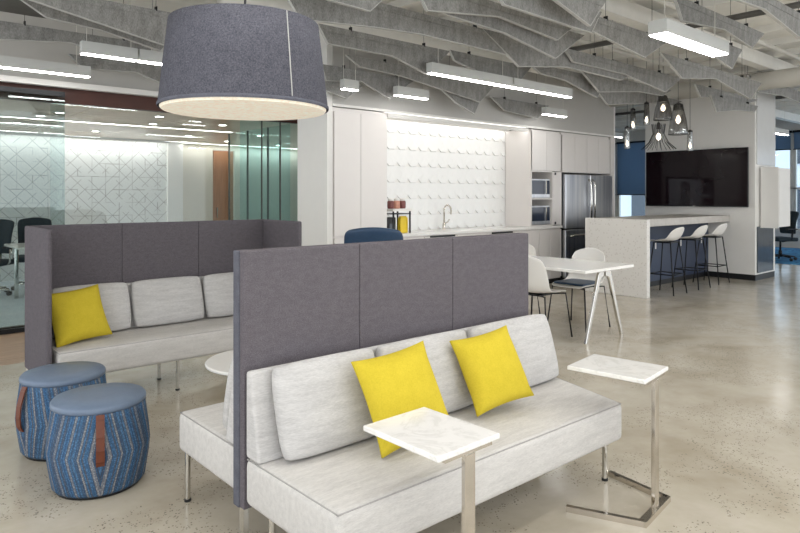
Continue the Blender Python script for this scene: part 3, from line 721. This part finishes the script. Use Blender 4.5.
def office_chair(loc, rz, label, mat, frame, group=None, htop=1.05, wback=.46, name='office_chair'):
    o = thing(name, label, 'chair', loc, rz, group)
    for k in range(5):
        a = 2 * math.pi * k / 5 + .3; c_, s_ = math.cos(a), math.sin(a)
        lg = B().tube([(.03 * c_, .03 * s_, .10), (.29 * c_, .29 * s_, .075)], [.022, .014], 8).obj('base_arm', frame, o, True)
        B().tube([(.30 * c_ - .018 * s_, .30 * s_ + .018 * c_, .032), (.30 * c_ + .018 * s_, .30 * s_ - .018 * c_, .032)], .032, 12).obj('caster', 'black', lg, True)
    B().lathe([(.035, .07), (.035, .2), (.02, .21), (.02, .40)], 14).obj('gas_column', 'black_metal', o, True)
    B().box(-.24, .25, -.245, .245, .41, .49, .03, 3).obj('seat', mat, o, True)
    n = 8; b = B()
    rows = []
    for i in range(9):
        f = i / 8; z = .56 + (htop - .56) * f; x = -.24 - .09 * f + .05 * math.sin(f * math.pi)
        hw = wback / 2 * (1 - .10 * (1 - f) ** 2 - (.10 if i == 8 else .0))
        rows.append((x, z, hw))
    sh = shell([(r[0], r[1]) for r in rows], [r[2] for r in rows], [0] * 8 + [-.03], [.06] * 9, 8)
    shellobj(sh, 'backrest', mat, o, .045)
    B().tube([(-.05, 0, .40), (-.28, 0, .42), (-.31, 0, .62), (-.30, 0, .72)], .022, 8).obj('back_support', frame, o, True)
    for s_ in (-1, 1):
        ar = B().tube([(-.05, s_ * .24, .43), (-.03, s_ * .29, .46), (-.03, s_ * .29, .66)], .014, 8).obj('arm_post', frame, o, True)
        B().box(-.14, .12, s_ * .29 - .035, s_ * .29 + .035, .66, .685, .01).obj('armrest', 'black', ar)
    return o
vd = R(48.76)
office_chair((3.36, 4.15, 0), vd, 'navy leather task chair with its back to the grey privacy screen', 'navy_leather', 'chrome', htop=1.15, wback=.48)
office_chair((1.55, 10.45, .0045), R(230), 'dark teal office chair with pale frame, at the white meeting table end', 'dark_teal', 'chrome')
office_chair((2.2, 10.85, .0045), R(255), 'dark teal office chair farther along the white meeting table', 'dark_teal', 'chrome')
office_chair((15.2, 4.95, .0065), R(150), 'black office chair on the blue rug by the windows', 'dark_teal', 'black_metal')
office_chair((16.9, 6.1, .0065), R(30), 'black office chair deeper on the blue rug toward the windows', 'dark_teal', 'black_metal')
o = thing('meeting_table', 'white meeting room table with chrome posts behind the sliding glass door', 'table', (2.0, 9.55, .0045))
B().box(-.33, 2.0, -.45, .45, .71, .74, .01).obj('tabletop', 'quartz_white', o)
for x in (-.2, 1.85):
    for y in (-.35, .35): B().tube([(x, y, 0), (x, y, .71)], .025, 10).obj('leg', 'chrome', o)

# ------------------------------------------------------------------ sofas and privacy screens
def sofa(name, label, loc, rz, foot, cush, depth, legs, group=None, bend=.02):
    """local x along the seat, front edge at y=0"""
    o = thing(name, label, 'sofa', loc, rz, group)
    B().prism(foot, 'xy', .232, .412, .028, 4).obj('seat', 'fabric_seat', o, True)
    r_ = .03
    cx = sum(p[0] for p in foot) / len(foot); cy = sum(p[1] for p in foot) / len(foot)
    ins = [(p[0] + (r_ * .3 if p[0] < cx else -r_ * .3), p[1] + (r_ * .3 if p[1] < cy else -r_ * .3), .405) for p in foot]
    B().tube(ins, .0030, 6, True).obj('piping', 'fabric_piping', o, True)
    x0 = min(p[0] for p in foot); x1 = foot[2][0]
    B().prism([(depth - .105, .412), (depth - .003, .412), (depth - .003, .738), (depth - .035, .74)], 'yz', x0 + .004, x1 - bend, .012, 3).obj('backrest', 'fabric_light', o)
    for a, b in cush:
        c = B().puff(b - a - .014, .352, .045, .12, 0, .11, 14, 2)
        c.move(Matrix.Translation(((a + b) / 2, depth - .122, .414 + .174)) @ Matrix.Rotation(R(-16), 4, 'X'))
        ob = c.obj('back_cushion', 'fabric_light', o, True); bevmod(ob, .012, 2)
    for (x, y) in legs:
        lg = B().tube([(x, y, .012), (x, y, .235)], .0125, 16).obj('leg', 'chrome', o)
        B().lathe([(.015, 0), (.015, .012)], 12, (x, y)).obj('foot_glide', 'black', lg)
    return o
sofa('sofa', 'pale grey bench sofa with two yellow pillows, before the long privacy screen', (1.155, 1.61, 0), 0,
     [(0, 0), (1.655, -.02), (1.83, .588), (-.008, .588)], [(.055, .555), (.56, 1.125), (1.13, 1.765)], .588, [(.06, .50), (1.672, .09), (1.70, .50), (.06, .06)], None, .11)
sofa('sofa', 'pale grey bench sofa on the back side of the long privacy screen', (2.93, 2.872, 0), R(180),
     [(0, 0), (1.765, 0), (1.765, .575), (0, .575)], [(.055, .60), (.605, 1.16), (1.165, 1.752)], .575, [(.06, .04), (1.73, .03), (.06, .50), (1.70, .50)], None, .003)
sofa('sofa', 'pale grey bench sofa with one yellow pillow, inside the three-sided screen', (1.027, 4.405, 0), 0,
     [(0, 0), (1.755, 0), (1.755, .588), (0, .588)], [(.06, .595), (.60, 1.155), (1.16, 1.70)], .588, [(.28, .10), (.30, .45), (1.47, .10), (1.47, .45), (.80, .10), (.80, .45)])
o = thing('privacy_screen', 'long freestanding dark grey felt privacy screen between two sofas', 'screen', (2.03, 2.2475, 0))
for a, b in ((1.152, 1.7055), (1.7065, 2.2865), (2.2875, 2.895)):
    B().box(a - 2.03, b - 2.03, -.036, .036, .205, 1.187, .006, 2).obj('panel', 'felt_panel', o)
B().box(1.146 - 2.03, 1.158 - 2.03, -.006, .040, .205, 1.186, .004).obj('edge_trim', 'felt_trim', o)
for x in (1.175, 1.707, 2.288, 2.87): B().box(x - 2.03 - .011, x - 2.03 + .011, -.011, .011, 0, .207).obj('leg', 'chrome', o)
o = thing('privacy_screen', 'three-sided dark grey felt privacy screen around the rear sofa', 'screen', (1.9, 5.0, 0))
for a, b in ((1.0, 1.6015), (1.6025, 2.2015), (2.2025, 2.79)):
    B().box(a - 1.9, b - 1.9, -.002, .052, .205, 1.187, .005, 2).obj('panel', 'felt_panel', o)
for a, b in ((.966, 1.0), (2.79, 2.826)):
    B().box(a - 1.9, b - 1.9, -.575, .052, .205, 1.187, .014, 3).obj('wing_panel', 'felt_panel', o)
for x, y in ((.983, -.55), (.983, .02), (2.807, -.55), (2.807, .02)): B().tube([(x - 1.9, y, 0), (x - 1.9, y, .207)], .011, 10).obj('leg', 'chrome', o)
def pillow(loc, rx, ry, rz, label, sz=.40):
    b = B().puff(sz, sz, .012, .15, .07, 0, 16, 1)
    b.move(Matrix.Rotation(rz, 4, 'Z') @ Matrix.Rotation(rx, 4, 'X') @ Matrix.Rotation(ry, 4, 'Y'))
    o = b.obj('throw_pillow', 'yellow_fabric', None, True); o.location = loc
    bpy_z = 0
    return tag(o, label, 'pillow')
pillow((1.69, 1.905, .602), R(-26), R(-5), R(-4), 'yellow square throw pillow on the front sofa, partly behind the marble side table', .368)
pillow((2.25, 1.925, .605), R(-27), R(-6), R(-10), 'yellow square throw pillow on the front sofa, between two back cushions', .342)
pillow((1.215, 4.685, .59), R(-24), R(-5), R(8), 'yellow square throw pillow at the end of the rear sofa', .37)

# ------------------------------------------------------------------ side tables, round table, ottomans, drum lamp
def ctable(loc, rz, label):
    o = thing('side_table', label, 'table', loc, rz)
    B().box(-.145, .145, -.005, .352, .60, .619, .004).obj('top', 'marble', o)
    B().box(-.11, .11, .0, .30, .588, .599).obj('top_plate', 'steel_pol', o)
    B().box(-.024, .024, -.004, .014, .02, .59, .002, 1).obj('post', 'steel_pol', o)
    B().bar((-.155, .005, .0125), (.155, .005, .0125), .034, .025).obj('base_bar', 'steel_pol', o)
    for s_ in (-1, 1): B().bar((s_ * .145, 0, .0125), (s_ * .235, .31, .0125), .022, .025).obj('base_arm', 'steel_pol', o)
    return o
ctable((2.700, 1.372, 0), R(8), 'white marble C-shaped side table at the sofa end, standing free on the floor')
ctable((1.487, 1.365, 0), R(1), 'white marble C-shaped side table reaching over the front sofa seat')
o = thing('round_table', 'low round white table between the two facing sofas', 'table', (1.83, 3.30, 0))
B().lathe([(.29, .435), (.31, .44), (.312, .45), (.305, .456)], 48).obj('tabletop', 'quartz_white', o); B().lathe([(.025, .015), (.025, .435)], 20).obj('column', 'plastic_white', o, True); B().lathe([(.21, 0), (.21, .008), (.03, .02)], 36).obj('base', 'plastic_white', o)
ot = thing('ottoman', 'blue striped knit ottoman with leather strap, the one standing more forward alone', 'ottoman', (.955, 3.315, 0), R(-105))
prof = [(.195, .012), (.208, .025), (.226, .14), (.2315, .2), (.225, .27), (.214, .36), (.211, .392)]
B().lathe(prof, 48).obj('body', 'knit_blue', ot, True)
B().lathe([(.208, .392), (.213, .398), (.213, .414), (.204, .425), (.10, .432)], 48).obj('seat_pad', 'slate_leather', ot, True)
B().lathe([(.19, 0), (.194, .012)], 40).obj('base_ring', 'black', ot)
sp_ = [(.214, .392), (.226, .37), (.246, .30), (.252, .24), (.247, .19), (.2335, .165)]
b = B()
for q0, q1 in zip(sp_, sp_[1:]): b.bar((q0[0], 0, q0[1]), (q1[0], 0, q1[1]), .036, .006, (1, 0, .01))
b.obj('strap_handle', 'brown_leather', ot)
ot['label'] = 'blue striped knit ottoman farther from the three-sided screen, strap facing the open floor'
dup(ot, (.937, 3.90, 0), R(-160), 'blue striped knit ottoman close to the three-sided screen, strap on its side')
# drum lamp
o = thing('drum_pendant', 'huge dark grey felt drum pendant lamp with pale diffuser', 'pendant lamp', (1.528, 2.918, 1.83))
H_ = .42
B().lathe([(.413, 0), (.407, .05), (.387, .23), (.365, H_), (.359, H_), (.381, .23), (.400, .05), (.405, 0.0)], 72, cap=False).obj('shade', 'felt_lamp', o, True)
B().lathe([(.414, -.002), (.4165, .004), (.4155, .014), (.4115, .016)], 72, cap=False).obj('rim', 'felt_trim', o, True)
B().lathe([(.396, -.012), (.403, -.004), (.403, .004)], 72).obj('diffuser', 'lamp_diffuser', o)
a = R(48.76 + 180 + 44)
sb = B()
sp3 = [(.4105, .02), (.4085, .05), (.3885, .23), (.3665, H_ - .003)]
for (r0, z0), (r1, z1) in zip(sp3, sp3[1:]): sb.bar((r0 * math.cos(a), r0 * math.sin(a), z0), (r1 * math.cos(a), r1 * math.sin(a), z1), .004, .004)
sb.obj('seam', 'felt_edge', o)
for k in range(3):
    aa = 2 * math.pi * k / 3; B().bar((0, 0, H_ - .03), (.36 * math.cos(aa), .36 * math.sin(aa), H_ - .03), .012).obj('spider_arm', 'black_metal', o)
B().tube([(0, 0, H_ - .03), (0, 0, CZ - 1.83)], .006, 6).obj('cord', 'black', o)
